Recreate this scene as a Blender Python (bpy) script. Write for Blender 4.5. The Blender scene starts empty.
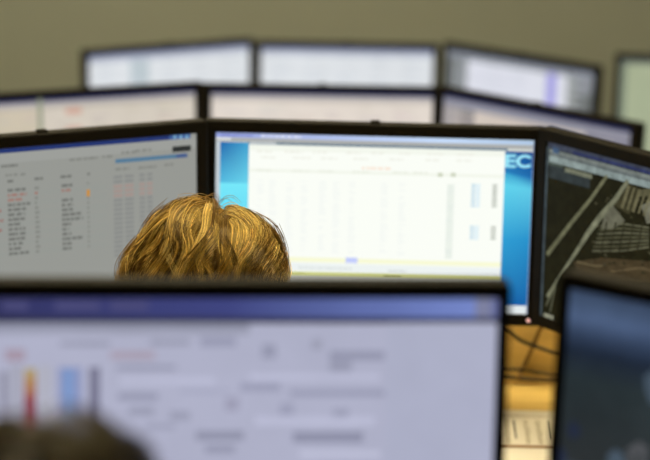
import bpy, bmesh, math, random
import numpy as np
from mathutils import Matrix, Vector

random.seed(7); rng = np.random.default_rng(7)
S = bpy.context.scene; COL = S.collection

# ------------------------------------------------------------------ camera
CAM = np.array([0.0, 0.0, 2.09])
FPX = 135 / 36 * 650
_p, _r = math.radians(15), math.radians(1.2)
FW = np.array([0, math.cos(_p), -math.sin(_p)])
UP0 = np.array([0, math.sin(_p), math.cos(_p)]); RT0 = np.array([1.0, 0, 0])
RT = math.cos(_r) * RT0 + math.sin(_r) * UP0
UP = math.cos(_r) * UP0 - math.sin(_r) * RT0
cam = bpy.data.cameras.new('camera'); cam.lens = 135; cam.sensor_width = 36
cam.clip_start = 0.05; cam.clip_end = 60
cam.dof.use_dof = True; cam.dof.focus_distance = 3.36; cam.dof.aperture_fstop = 3.7
cam.dof.aperture_blades = 0
camo = bpy.data.objects.new('camera', cam); COL.objects.link(camo)
camo.matrix_world = Matrix(((RT[0], UP[0], -FW[0], CAM[0]), (RT[1], UP[1], -FW[1], CAM[1]),
                            (RT[2], UP[2], -FW[2], CAM[2]), (0, 0, 0, 1)))
S.camera = camo

def ray(px, py):
    return FW + RT * ((px - 325) / FPX) - UP * ((py - 230) / FPX)
def at_z(px, py, z):
    d = ray(px, py); return CAM + d * ((z - CAM[2]) / d[2])
def at_y(px, py, y):
    d = ray(px, py); return CAM + d * ((y - CAM[1]) / d[1])

# ------------------------------------------------------------------ world, exposure
w = bpy.data.worlds.new('world'); S.world = w; w.use_nodes = True
w.node_tree.nodes['Background'].inputs[0].default_value = (0.9, 0.8, 0.6, 1)
w.node_tree.nodes['Background'].inputs[1].default_value = 0.0
S.view_settings.view_transform = 'Standard'; S.view_settings.look = 'None'
S.view_settings.exposure = 0; S.view_settings.gamma = 1; S.view_settings.use_curve_mapping = False
LAMP_COL = (1.0, 0.83, 0.50)
LAMPS = [(-0.9, 3.6, 58.0, 'second desk'), (0.9, 3.6, 58.0, 'second desk'), (-0.6, 7.7, 58.0, 'desk by the back wall')]

# ------------------------------------------------------------------ helpers
def lin(c):
    return tuple((v / 255 / 12.92) if v / 255 <= .04045 else ((v / 255 + .055) / 1.055) ** 2.4 for v in c)

MATS = {}
def mat(name, col, rough=.6, spec=.3, bump=0, bscale=60, var=0, vscale=8, metallic=0):
    if name in MATS: return MATS[name]
    m = bpy.data.materials.new(name); m.use_nodes = True; nt = m.node_tree
    b = nt.nodes['Principled BSDF']
    b.inputs['Base Color'].default_value = (*col, 1); b.inputs['Roughness'].default_value = rough
    b.inputs['Specular IOR Level'].default_value = spec; b.inputs['Metallic'].default_value = metallic
    tc = nt.nodes.new('ShaderNodeTexCoord')
    if var:
        n = nt.nodes.new('ShaderNodeTexNoise'); n.inputs['Scale'].default_value = vscale; n.inputs['Detail'].default_value = 5
        nt.links.new(tc.outputs['Object'], n.inputs['Vector'])
        r = nt.nodes.new('ShaderNodeValToRGB')
        r.color_ramp.elements[0].position = .3; r.color_ramp.elements[1].position = .7
        r.color_ramp.elements[0].color = (*[c * (1 - var) for c in col], 1)
        r.color_ramp.elements[1].color = (*[min(1, c * (1 + var)) for c in col], 1)
        nt.links.new(n.outputs['Fac'], r.inputs['Fac']); nt.links.new(r.outputs['Color'], b.inputs['Base Color'])
    if bump:
        n2 = nt.nodes.new('ShaderNodeTexNoise'); n2.inputs['Scale'].default_value = bscale; n2.inputs['Detail'].default_value = 4
        nt.links.new(tc.outputs['Object'], n2.inputs['Vector'])
        bp = nt.nodes.new('ShaderNodeBump'); bp.inputs['Strength'].default_value = bump; bp.inputs['Distance'].default_value = .003
        nt.links.new(n2.outputs['Fac'], bp.inputs['Height']); nt.links.new(bp.outputs['Normal'], b.inputs['Normal'])
    MATS[name] = m; return m

def wood_mat():
    m = bpy.data.materials.new('maple_wood'); m.use_nodes = True; nt = m.node_tree; b = nt.nodes['Principled BSDF']
    tc = nt.nodes.new('ShaderNodeTexCoord'); mp = nt.nodes.new('ShaderNodeMapping')
    mp.inputs['Scale'].default_value = (2.0, 30, 30)
    n = nt.nodes.new('ShaderNodeTexNoise'); n.inputs['Scale'].default_value = 1.6; n.inputs['Detail'].default_value = 6; n.inputs['Distortion'].default_value = .6
    r = nt.nodes.new('ShaderNodeValToRGB')
    r.color_ramp.elements[0].position = .3; r.color_ramp.elements[0].color = (.60, .42, .125, 1)
    r.color_ramp.elements[1].position = .75; r.color_ramp.elements[1].color = (.74, .54, .19, 1)
    nt.links.new(tc.outputs['Object'], mp.inputs['Vector']); nt.links.new(mp.outputs['Vector'], n.inputs['Vector'])
    nt.links.new(n.outputs['Fac'], r.inputs['Fac']); nt.links.new(r.outputs['Color'], b.inputs['Base Color'])
    b.inputs['Roughness'].default_value = .38; b.inputs['Specular IOR Level'].default_value = .4
    return m

def screen_mat(name, noise=0, nscale=30):
    m = bpy.data.materials.new(name); m.use_nodes = True; nt = m.node_tree; b = nt.nodes['Principled BSDF']
    b.inputs['Base Color'].default_value = (.004, .004, .004, 1); b.inputs['Roughness'].default_value = .4
    b.inputs['Specular IOR Level'].default_value = .05
    a = nt.nodes.new('ShaderNodeAttribute'); a.attribute_name = 'picture'
    src = a.outputs['Color']
    if noise:
        tc = nt.nodes.new('ShaderNodeTexCoord')
        n = nt.nodes.new('ShaderNodeTexNoise'); n.inputs['Scale'].default_value = nscale; n.inputs['Detail'].default_value = 5; n.inputs['Roughness'].default_value = .65
        nt.links.new(tc.outputs['Object'], n.inputs['Vector'])
        mr = nt.nodes.new('ShaderNodeMapRange'); mr.inputs['From Min'].default_value = .3; mr.inputs['From Max'].default_value = .7
        mr.inputs['To Min'].default_value = 1 - noise; mr.inputs['To Max'].default_value = 1 + noise
        nt.links.new(n.outputs['Fac'], mr.inputs['Value'])
        vm = nt.nodes.new('ShaderNodeVectorMath'); vm.operation = 'SCALE'
        nt.links.new(src, vm.inputs[0]); nt.links.new(mr.outputs['Result'], vm.inputs['Scale']); src = vm.outputs['Vector']
    nt.links.new(src, b.inputs['Emission Color']); b.inputs['Emission Strength'].default_value = 1.0
    return m

def link(name, me, m=None, parent=None, smooth=False):
    o = bpy.data.objects.new(name, me); COL.objects.link(o)
    if m and not me.materials: me.materials.append(m)
    if parent: o.parent = parent
    if smooth: me.polygons.foreach_set('use_smooth', [True] * len(me.polygons))
    return o
def from_bm(name, bm, m, parent=None, smooth=False):
    me = bpy.data.meshes.new(name); bmesh.ops.recalc_face_normals(bm, faces=bm.faces[:]); bm.to_mesh(me); bm.free()
    return link(name, me, m, parent, smooth)
def tag(o, label=None, cat=None, group=None, kind=None):
    if label: o['label'] = label
    if cat: o['category'] = cat
    if group: o['group'] = group
    if kind: o['kind'] = kind
    return o
def empty(name, loc, rz=0):
    o = bpy.data.objects.new(name, None); COL.objects.link(o); o.empty_display_size = .1
    o.location = loc; o.rotation_euler = (0, 0, rz); return o
def add_box(bm, x0, x1, y0, y1, z0, z1, bev=0, fn=None):
    v = [bm.verts.new((x, y, z)) for x in (x0, x1) for y in (y0, y1) for z in (z0, z1)]
    fs = [bm.faces.new([v[i] for i in q]) for q in ((0, 1, 3, 2), (4, 6, 7, 5), (0, 4, 5, 1), (2, 3, 7, 6), (0, 2, 6, 4), (1, 5, 7, 3))]
    allv = v
    if bev:
        es = list({e for f in fs for e in f.edges})
        r = bmesh.ops.bevel(bm, geom=es, offset=bev, segments=2, affect='EDGES', profile=.5)
        allv = list({vv for f in r['faces'] for vv in f.verts} | {vv for vv in v if vv.is_valid})
    if fn:
        for vv in allv: vv.co = fn(vv.co)
    return allv
def box(name, dims, m, parent=None, bev=0, fn=None):
    bm = bmesh.new(); add_box(bm, *dims, bev=bev, fn=fn); return from_bm(name, bm, m, parent)
def tube_bm(bm, pts, rad, n=8):
    pts = [Vector(p) for p in pts]; rings = []
    for i, p in enumerate(pts):
        t = (pts[min(i + 1, len(pts) - 1)] - pts[max(i - 1, 0)]).normalized()
        a = Vector((0, 0, 1)) if abs(t.z) < .9 else Vector((1, 0, 0))
        u = t.cross(a).normalized(); v = t.cross(u)
        r = rad[i] if isinstance(rad, (list, tuple)) else rad
        rings.append([bm.verts.new(p + (u * math.cos(2 * math.pi * k / n) + v * math.sin(2 * math.pi * k / n)) * r) for k in range(n)])
    for a, b in zip(rings, rings[1:]):
        for k in range(n): bm.faces.new((a[k], a[(k + 1) % n], b[(k + 1) % n], b[k]))
    bm.faces.new(rings[0]); bm.faces.new(rings[-1][::-1])
def tube(name, pts, rad, m, parent=None, n=8):
    bm = bmesh.new(); tube_bm(bm, pts, rad, n); return from_bm(name, bm, m, parent, True)
def spline(pts, n=8):
    P = [np.array(p, float) for p in pts]; P = [2 * P[0] - P[1]] + P + [2 * P[-1] - P[-2]]; out = []
    for i in range(1, len(P) - 2):
        for k in range(n):
            t = k / n
            out.append(.5 * (2 * P[i] + (P[i + 1] - P[i - 1]) * t + (2 * P[i - 1] - 5 * P[i] + 4 * P[i + 1] - P[i + 2]) * t ** 2 + (3 * P[i] - P[i - 1] - 3 * P[i + 1] + P[i + 2]) * t ** 3))
    out.append(P[-2]); return out

# ------------------------------------------------------------------ room: stepped floor, walls, ceiling
FLOOR = [0.48, 0.237, 0.0, -0.288, -0.493]        # camera tier, row 1 .. row 4
EDGE = [-1.6, 1.0, 2.72, 4.44, 6.06, 9.3]
XL, XR, YB, ZC = -3.4, 3.6, 9.3, 3.45
carpet = mat('grey_carpet', (.10, .10, .105), .95, .1, bump=.8, bscale=400, var=.25, vscale=120)
wallm = mat('olive_beige_paint', (.44, .485, .455), .85, .15, bump=.15, bscale=150, var=.03, vscale=1.5)
ceilm = mat('white_ceiling_paint', (.75, .74, .7), .9, .1, bump=.2, bscale=120)
bm = bmesh.new()
for i in range(5): add_box(bm, XL, XR, EDGE[i], EDGE[i + 1], -0.75, FLOOR[i])
tag(from_bm('floor', bm, carpet), 'grey carpeted floor stepping down row by row', kind='structure')
tag(box('wall_back', (XL, XR, YB, YB + .15, -.75, ZC), wallm), kind='structure')
tag(box('wall_left', (XL - .15, XL, -1.6, YB + .15, -.75, ZC), wallm), kind='structure')
tag(box('wall_right', (XR, XR + .15, -1.6, YB + .15, -.75, ZC), wallm), kind='structure')
tag(box('wall_front', (XL - .15, XR + .15, -1.75, -1.6, -.75, ZC), wallm), kind='structure')
tag(box('ceiling', (XL - .15, XR + .15, -1.75, YB + .15, ZC, ZC + .12), ceilm), kind='structure')
basem = mat('dark_baseboard', (.06, .05, .045), .5, .3)
tag(box('baseboard_back', (XL, XR, YB - .015, YB, FLOOR[4], FLOOR[4] + .08), basem, bev=.003), kind='structure')

# ceiling lights
white_metal = mat('white_metal', (.8, .8, .78), .4, .4)
for i, (x, y, st, where) in enumerate(LAMPS):
    t = empty('ceiling_light_offscreen', (x, y, ZC)); tag(t, 'long white ceiling light panel glowing above the ' + where + (', on the aerial map side' if x > .5 else ', on the text list side' if y < 5 else ''), 'ceiling light', 'ceiling light panels above the ' + where)
    bm = bmesh.new()
    for a in ((-.62, .62, -.17, -.15), (-.62, .62, .15, .17), (-.62, -.60, -.15, .15), (.60, .62, -.15, .15)):
        add_box(bm, *a, -.06, 0)
    from_bm('frame', bm, white_metal, t)
    dm = bpy.data.materials.new('diffuser_%d' % i); dm.use_nodes = True; b = dm.node_tree.nodes['Principled BSDF']
    b.inputs['Base Color'].default_value = (.8, .8, .8, 1); b.inputs['Emission Color'].default_value = (*LAMP_COL, 1); b.inputs['Emission Strength'].default_value = st
    box('diffuser_offscreen', (-.60, .60, -.15, .15, -.05, -.035), dm, t)

# ------------------------------------------------------------------ desks
wood = wood_mat(); dark_metal = mat('dark_metal', (.03, .03, .032), .45, .4)
def desk(row, y0, y1, x0, x1, label, plabel, panel=.10):
    f = FLOOR[row]; t = empty('desk', ((x0 + x1) / 2, (y0 + y1) / 2, f)); hx, hy = (x1 - x0) / 2, (y1 - y0) / 2
    tag(t, label, 'desk', 'wooden control room desks')
    box('worktop', (-hx, hx, -hy, hy, .70, .73), wood, t, bev=.004)
    pn = empty('divider_panel', ((x0 + x1) / 2, y1 + .002, f)); tag(pn, plabel, 'panel', 'wooden divider panels behind the desks')
    box('board', (-hx, hx, 0, .02, .04, .73 + panel), wood, pn, bev=.003)
    for sx in (-1, 1): box('foot', (sx * hx * .8 - .03, sx * hx * .8 + .03, -.0, .10, 0, .04), dark_metal, pn, bev=.003)
    for sx in (-1, 1):
        for sy in (-1, 1):
            box('leg', (sx * (hx - .08) - .025, sx * (hx - .08) + .025, sy * (hy - .08) - .025, sy * (hy - .08) + .025, 0, .70), dark_metal, t, bev=.003)
    return t
desk(1, 1.52, 2.42, -1.35, 1.1, 'wooden desk carrying the lavender form monitor and the dark blue monitor', 'low wooden panel standing behind the desk of the dark-haired person')
desk(2, 3.14, 4.07, -1.45, 1.3, 'wooden desk with cables and printed sheets under the bright spreadsheet monitor', 'golden wooden panel behind the cables below the spreadsheet monitor', .25)
desk(3, 4.9, 5.85, -1.5, 1.3, 'wooden desk carrying the pinkish beige monitors', 'low wooden panel behind the desk with pinkish beige monitors')
desk(4, 6.5, 7.55, -1.3, 1.75, 'wooden desk standing closest to the olive beige wall', 'low wooden panel between the last desk and the olive beige wall')

# ------------------------------------------------------------------ monitors
W, H, BT, BB, BS = .545, .3285, .0165, .0195, .0135
TILT = math.radians(2.0); ct, st_ = math.cos(TILT), math.sin(TILT)
plastic = mat('black_plastic', (.006, .0055, .0045), .6, .13, bump=.1, bscale=900)
plastic_b = mat('black_back_plastic', (.010, .009, .008), .55, .2, bump=.15, bscale=700)
ledm = bpy.data.materials.new('pink_led'); ledm.use_nodes = True
_b = ledm.node_tree.nodes['Principled BSDF']; _b.inputs['Emission Color'].default_value = (.85, .35, .45, 1); _b.inputs['Emission Strength'].default_value = .75
scr_plain = screen_mat('screen_picture'); scr_map = screen_mat('screen_aerial_map', .38, 60); scr_blur = screen_mat('screen_photo', .2, 14)
scr_soft = screen_mat('screen_soft', .05, 9)
BACK = .05

class Screen:
    """Flat picture on one screen: rectangles and polygons in screen metres (u right, v down from the panel's top left)."""
    def __init__(s, X, Y, Z, yaw):
        s.o = np.array([X, Y, Z]); s.r = np.array([math.cos(yaw), math.sin(yaw), 0])
        n = np.array([-math.sin(yaw), math.cos(yaw), 0])
        s.d = -n * st_ - np.array([0, 0, ct]); s.n = n * ct - np.array([0, 0, st_])
        s.q = []                                    # list of (pts, colours, layer)
        s.sw, s.sh = W - 2 * BS, H - BT - BB
    def uv(s, px, py):
        d = ray(px, py); t = ((s.o - CAM) @ s.n) / (d @ s.n); P = CAM + d * t - s.o
        return np.array([P @ s.r + s.sw / 2, P @ s.d - BT])
    def poly(s, pts, cols, layer=1):
        pts = [np.clip(np.array(p, float), [0.0, 0.0], [s.sw, s.sh]) for p in pts]
        if not isinstance(cols[0], (tuple, list)): cols = [cols] * len(pts)
        s.q.append((pts, [lin(c) for c in cols], layer))
    def rect(s, u0, v0, u1, v1, c, layer=1, c2=None, horiz=False):
        if c2 is None: cs = [c] * 4
        elif horiz: cs = [c, c2, c2, c]
        else: cs = [c, c, c2, c2]
        s.poly([(u0, v0), (u1, v0), (u1, v1), (u0, v1)], cs, layer)
    def prect(s, a, b, c, layer=1, c2=None, horiz=False):      # photo pixels of the two corners
        p, q = s.uv(*a), s.uv(*b); s.rect(p[0], p[1], q[0], q[1], c, layer, c2, horiz)
    def ppoly(s, pts, c, layer=1): s.poly([s.uv(*p) for p in pts], c, layer)
    def stroke(s, pts, wpx, c, layer=2):
        P = [s.uv(*p) for p in pts]
        for i, (a, b) in enumerate(zip(P, P[1:])):
            d = (b - a) / np.linalg.norm(b - a); n = np.array([-d[1], d[0]])
            w0, w1 = (wpx if not isinstance(wpx, list) else wpx[i]), (wpx if not isinstance(wpx, list) else wpx[i + 1])
            s.poly([a + n * w0 / 2, b + n * w1 / 2, b - n * w1 / 2, a - n * w0 / 2], c, layer)
    def words(s, u, v, length, h, c, layer=2, gap=.3):
        x = u
        while x < u + length:
            wl = min(h * random.uniform(.8, 2.6), u + length - x)
            if wl > h * .3: s.rect(x, v, x + wl, v + h, c, layer)
            x += wl + h * random.uniform(.25, .5 + gap)

def ring_frame(bm, fn):
    def loop(x0, x1, z0, z1, r, t, n=4):
        vs = []
        for cx, cz, a0 in ((x1 - r, z0 + r, -90), (x1 - r, z1 - r, 0), (x0 + r, z1 - r, 90), (x0 + r, z0 + r, 180)):
            for k in range(n + 1):
                a = math.radians(a0 + 90 * k / n); vs.append(bm.verts.new(fn(cx + r * math.cos(a), t, cz + r * math.sin(a))))
        return vs
    L = [loop(-W / 2, W / 2, 0, H, .006, .024), loop(-W / 2, W / 2, 0, H, .006, .002), loop(-W / 2 + .002, W / 2 - .002, .002, H - .002, .005, 0),
         loop(-W / 2 + BS - .001, W / 2 - BS + .001, BT - .001, H - BB + .001, .0012, 0), loop(-W / 2 + BS, W / 2 - BS, BT, H - BB, .001, .003),
         loop(-W / 2 + BS, W / 2 - BS, BT, H - BB, .001, .024)]
    n = len(L[0])
    for a, b in zip(L, L[1:] + L[:1]):
        for k in range(n): bm.faces.new((a[k], a[(k + 1) % n], b[(k + 1) % n], b[k]))

def monitor(row, X, Y, yaw_deg, ztop, label, paint, smat, group=None, led=False, text=None, near=1.0, tilt=2.0):
    global W, H, BT, BS, ct, st_
    ct, st_ = math.cos(math.radians(tilt)), math.sin(math.radians(tilt))
    BT, BS = ((.0165, .018), (.0150, .0115), (.0205, .0195), (.0150, .0225), (.0150, .018))[row]
    ztop += (0, 0, .004, 0, 0)[row]
    X, Y, ztop = X * near, Y * near, ztop * near
    W, H = .518 + 2 * BS, .2925 + BT + BB
    yaw = math.radians(yaw_deg); desk_z = FLOOR[row] + .73; Zt = CAM[2] + ztop
    R = np.array([[math.cos(yaw), -math.sin(yaw)], [math.sin(yaw), math.cos(yaw)]])
    b2 = np.array([X, Y]) + R @ np.array([0, BACK])
    t = empty('monitor', (b2[0], b2[1], desk_z), yaw); tag(t, label, 'monitor', group or 'widescreen computer monitors')
    zt = Zt - desk_z
    def fn(x, d, h):                                # panel coords: x right, d depth, h down from top
        return Vector((x, -BACK - h * st_ + d * ct, zt - h * ct - d * st_))
    bm = bmesh.new(); ring_frame(bm, fn); from_bm('bezel', bm, plastic, t)
    # back housing: lofted shell
    bm = bmesh.new(); loops = []
    for (ins, d) in ((.001, .0225), (.004, .032), (.03, .046), (.07, .052)):
        loops.append([bm.verts.new(fn(x, d, h)) for x, h in ((-W / 2 + ins, ins), (W / 2 - ins, ins), (W / 2 - ins, H - ins), (-W / 2 + ins, H - ins))])
    for a, b in zip(loops, loops[1:]):
        for k in range(4): bm.faces.new((a[k], a[(k + 1) % 4], b[(k + 1) % 4], b[k]))
    bm.faces.new(loops[0]); bm.faces.new(loops[-1][::-1]); hs = from_bm('housing', bm, plastic_b, t)
    for k in range(6):
        box('vent', (-.14, .14, .0505, .0535, .085 + k * .012, .089 + k * .012), dark_metal, hs, fn=lambda c: fn(c.x, c.y, c.z))
    # stand
    zb = zt - H * .55
    box('stand_neck', (-.035, .035, 0.003, .032, .012, zb), plastic_b, t, bev=.006)
    bm = bmesh.new(); n = 28
    def oval(a, b, z): return [bm.verts.new((a * math.cos(2 * math.pi * k / n), .02 + b * math.sin(2 * math.pi * k / n), z)) for k in range(n)]
    L = [oval(.112, .088, 0), oval(.115, .09, .006), oval(.108, .083, .012), oval(.05, .04, .018)]
    for a, b in zip(L, L[1:]):
        for k in range(n): bm.faces.new((a[k], a[(k + 1) % n], b[(k + 1) % n], b[k]))
    bm.faces.new(L[0]); bm.faces.new(L[-1]); from_bm('stand_base', bm, plastic, t)
    # light sensor nub on the top edge, buttons, LED
    if row > 1: box('sensor_nub', (-.008, .008, .002, .017, -.0045, .004), plastic, t, bev=.0015, fn=lambda c: fn(c.x, c.y, c.z))
    for k in range(4):
        box('button', (.14 + k * .022, .152 + k * .022, -.001, .002, H - BB * .65, H - BB * .4), plastic_b, t, bev=.0004, fn=lambda c: fn(c.x, c.y, c.z))
    if led:
        bm = bmesh.new(); bmesh.ops.create_uvsphere(bm, u_segments=12, v_segments=8, radius=.0033)
        c = fn(W / 2 - .017, -.0008, H - BB * .5)
        for v in bm.verts: v.co = c + Vector((v.co.x, v.co.y * .4, v.co.z))
        from_bm('power_led', bm, ledm, t, True)['label'] = 'small glowing pinkish power light'
    # the picture
    s = Screen(X, Y, Zt, yaw); paint(s)
    V, Fc, C = [], [], []
    for pts, cols, layer in s.q:
        b0 = len(V)
        for p in pts: V.append(fn(p[0] - s.sw / 2, .0028 - .00012 * layer, p[1] + BT))
        Fc.append(list(range(b0, b0 + len(pts)))); C += [(*c, 1) for c in cols]
    me = bpy.data.meshes.new('screen'); me.from_pydata(V, [], Fc)
    at = me.color_attributes.new('picture', 'FLOAT_COLOR', 'POINT'); at.data.foreach_set('color', np.array(C, dtype=np.float32).ravel())
    so = link('screen', me, smat, t)
    if text:
        for (ch, a, b, col) in text:                # flat letters on the screen, fitted between two photo pixels
            p, q = s.uv(*a), s.uv(*b)
            cu = bpy.data.curves.new('letter', 'FONT'); cu.body = ch; cu.offset = .035; cu.extrude = 0
            tmp = bpy.data.objects.new('tmp', cu); COL.objects.link(tmp)
            bpy.context.view_layer.update()
            lm = bpy.data.meshes.new_from_object(tmp.evaluated_get(bpy.context.evaluated_depsgraph_get()))
            bpy.data.objects.remove(tmp)
            co = np.array([v.co[:] for v in lm.vertices]); mn, mx = co.min(0), co.max(0)
            for v in lm.vertices:
                uu = p[0] + (v.co.x - mn[0]) / (mx[0] - mn[0]) * (q[0] - p[0]); vv = q[1] + (v.co.y - mn[1]) / (mx[1] - mn[1]) * (p[1] - q[1])
                v.co = fn(uu - s.sw / 2, .0028 - .00012 * 5, vv + BT)
            at = lm.color_attributes.new('picture', 'FLOAT_COLOR', 'POINT')
            at.data.foreach_set('color', np.tile(np.array([*lin(col), 1], dtype=np.float32), len(lm.vertices)))
            lm.materials.clear(); link('letter', lm, smat, so)
    return t

# ---- what each screen shows
def p_m1c(s):
    s.rect(0, 0, s.sw, s.sh, (174, 176, 199), 0)
    a = s.uv(0, 318)[1]
    s.rect(0, 0, s.uv(230, 300)[0], a, (44, 44, 82), 1, (64, 70, 128), True)
    s.rect(s.uv(230, 300)[0], 0, s.uv(476, 300)[0], a, (64, 70, 128), 1, (116, 134, 198), True)
    s.rect(s.uv(476, 300)[0], 0, s.uv(492, 300)[0], a, (124, 128, 158), 1); s.rect(s.uv(492, 300)[0], 0, s.sw, a, (104, 112, 160), 1)
    for x0, x1 in ((2, 28), (55, 100), (110, 148)): s.prect((x0, 302), (x1, 311), (74, 74, 118), 2)
    s.rect(0, a, s.sw, s.uv(0, 324)[1], (50, 50, 70), 1)
    s.rect(0, s.uv(0, 323)[1], s.uv(250, 300)[0], s.uv(0, 335)[1], (135, 138, 158), 1, (158, 160, 180))
    p = s.uv(388, 340)
    s.rect(p[0], s.uv(0, 323)[1], s.sw, s.sh, (172, 175, 198), 1)
    T = [(5, 350, 20, 12, (162, 138, 152)), (150, 340, 40, 6, (140, 142, 162)), (60, 342, 50, 5, (138, 140, 160)), (110, 352, 45, 8, (165, 150, 165)), (200, 338, 36, 9, (142, 144, 168)), (262, 345, 14, 14, (140, 142, 165)),
         (312, 340, 10, 10, (150, 152, 172)), (330, 352, 55, 9, (138, 140, 162)), (330, 362, 22, 10, (142, 144, 165)), (116, 366, 60, 5, (142, 144, 166)), (240, 384, 40, 8, (146, 148, 172)),
         (118, 394, 40, 7, (138, 140, 162)), (180, 390, 50, 4, (160, 162, 186)), (290, 391, 95, 6, (142, 144, 168)), (170, 412, 20, 9, (146, 148, 170)), (225, 398, 14, 14, (150, 150, 172)), (280, 404, 14, 12, (150, 152, 176)),
         (333, 410, 16, 10, (148, 150, 172)), (196, 432, 48, 9, (132, 134, 156)), (293, 433, 70, 10, (128, 130, 152)), (205, 446, 30, 8, (140, 142, 165)), (145, 425, 30, 5, (150, 152, 175)), (128, 408, 26, 8, (145, 147, 168)),
         (300, 452, 80, 6, (198, 200, 222)), (120, 378, 95, 7, (190, 192, 216)), (250, 375, 130, 6, (192, 194, 218)), (255, 418, 120, 8, (192, 194, 218))]
    for x, y, w_, h, c in T: s.prect((x, y), (x + w_, y + h), tuple(int(a_ * .72 + b_ * .28) for a_, b_ in zip(c, (176, 178, 202))), 2)
    s.prect((24, 369), (36, 381), (172, 162, 118), 3, (174, 134, 84)); s.prect((24, 381), (36, 398), (174, 134, 84), 3, (158, 96, 86)); s.prect((24, 398), (36, 440), (140, 66, 78), 3)
    s.prect((10, 366), (22, 440), (164, 165, 182), 2); s.prect((38, 366), (52, 440), (174, 175, 190), 2); s.prect((0, 372), (8, 440), (140, 140, 158), 2)
    s.prect((58, 368), (82, 440), (140, 150, 190), 2); s.prect((64, 370), (73, 440), (122, 152, 202), 3)
    s.prect((89, 368), (100, 440), (118, 118, 142), 2)
def p_m1r(s):
    s.rect(0, 0, s.sw, s.sh, (58, 70, 82), 0, (52, 54, 58))
    v = lambda y: s.uv(600, y)[1]
    for a, b, c, d in ((0, 306, (54, 68, 92), (62, 78, 104)), (306, 322, (62, 78, 104), (74, 92, 124)), (322, 340, (74, 92, 124), (48, 62, 86)), (340, 356, (48, 62, 86), (30, 40, 56)), (356, 385, (30, 40, 56), (42, 52, 56)), (385, 470, (42, 52, 56), (44, 48, 50))):
        s.rect(0, max(0, v(a)) if a else 0, s.sw, v(b), c, 1, d)
    for k in range(40):
        u, vv = random.uniform(0, s.sw), random.uniform(v(375), s.sh); r_ = random.uniform(.004, .014); c = random.choice([(34, 42, 40), (70, 84, 98), (52, 62, 52), (78, 80, 84), (38, 46, 66)])
        s.poly([(u + r_ * math.cos(a) * random.uniform(.6, 1.2), vv + r_ * 1.4 * math.sin(a)) for a in np.linspace(0, 6.28, 8)[:-1]], c, 2)
def p_m2l(s):
    s.rect(0, 0, s.sw, s.sh, (150, 152, 147), 0)
    v0 = s.uv(110, 142)[1]
    s.rect(0, 0, s.uv(170, 138)[0], s.uv(110, 145.0)[1], (36, 54, 112), 1); s.rect(s.uv(170, 138)[0], 0, s.uv(191, 137)[0], s.uv(110, 145.0)[1], (60, 92, 150), 1)
    for x in (174, 180, 186): s.prect((x, 135.5), (x + 3, 139), (120, 165, 200), 2)
    s.rect(0, s.uv(110, 145.0)[1], s.sw, s.uv(110, 155)[1], (156, 158, 154), 1)
    s.prect((173, 147), (191.5, 151), (45, 48, 48), 2)
    a, b = s.uv(116, 163), s.uv(188, 160); s.rect(a[0], a[1] - .0055, b[0], a[1] + .001, (84, 122, 150), 2); s.rect(s.uv(177, 160)[0], a[1] - .0055, b[0], a[1] + .001, (68, 92, 138), 3)
    dk, rd, lt = (112, 114, 110), (156, 122, 114), (132, 134, 129)
    def W_(px, py, wpx, c=dk, h=.0042, layer=2):
        p = s.uv(px, py); q = s.uv(px + wpx, py - wpx * .08); s.words(p[0], p[1], q[0] - p[0], h, c, layer)
    W_(2, 165.5, 16); W_(70, 159, 28, lt); W_(103, 156, 12, lt); W_(122, 152, 15, lt); W_(136, 150, 16, lt); W_(6, 174.5, 12, lt); W_(21, 173.5, 7, lt); W_(116, 168.5, 14, lt); W_(139, 167, 18, lt); W_(165, 164, 9, lt)
    W_(8, 180.5, 7); W_(35, 178, 9); W_(61, 176, 11); W_(88, 173, 3)
    p0 = s.uv(8, 189.5); dv = .0079
    cols = [(8, 18), (35, 5), (62, 12)]
    wid = [18, 19, 15, 24, 18, 17, 17, 12, 17, 17, 17, 14, 13, 20]; wid3 = [11, 9, 0, 11, 11, 11, 19, 21, 9, 7, 9, 20, 9, 9]
    for i in range(14):
        v = p0[1] + i * dv; c = rd if i in (1, 2) else dk
        s.words(s.uv(8, 189)[0], v, s.uv(8 + wid[i], 188)[0] - s.uv(8, 189)[0], .0045, c)
        s.words(s.uv(35, 187)[0], v, s.uv(39.5, 188)[0] - s.uv(35, 188)[0], .0045, rd if i == 1 else lt)
        if wid3[i]: s.words(s.uv(62, 185)[0], v, s.uv(62 + wid3[i], 185)[0] - s.uv(62, 185)[0], .0045, rd if i == 1 else dk)
        if i not in (1,): s.rect(s.uv(87.5, 185)[0], v, s.uv(89.5, 185)[0], v + .004, lt, 2)
        if i in (4, 6, 8): s.words(s.uv(-3, 190)[0], v, s.uv(3, 190)[0] - s.uv(-3, 190)[0], .0045, (150, 110, 105))
        if i % 2: s.rect(0, v - .002, s.uv(106, 180)[0], v + .006, (149, 152, 147), 1)
    s.prect((87.3, 190), (90.3, 196.5), (205, 140, 45), 4)
    for i in range(18):
        v = s.uv(116, 176)[1] + i * .0076
        for (x, w2) in ((114, 20), (140, 13)):
            c = (162, 145, 139) if i in (2, 3, 4) else (137, 139, 137)
            a, b = s.uv(x, 180)[0], s.uv(x + w2, 180)[0]
            s.rect(a, v, (a + b) / 2 - .002, v + .005, c, 2); s.rect((a + b) / 2 + .002, v, b, v + .005, c, 2)
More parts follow.
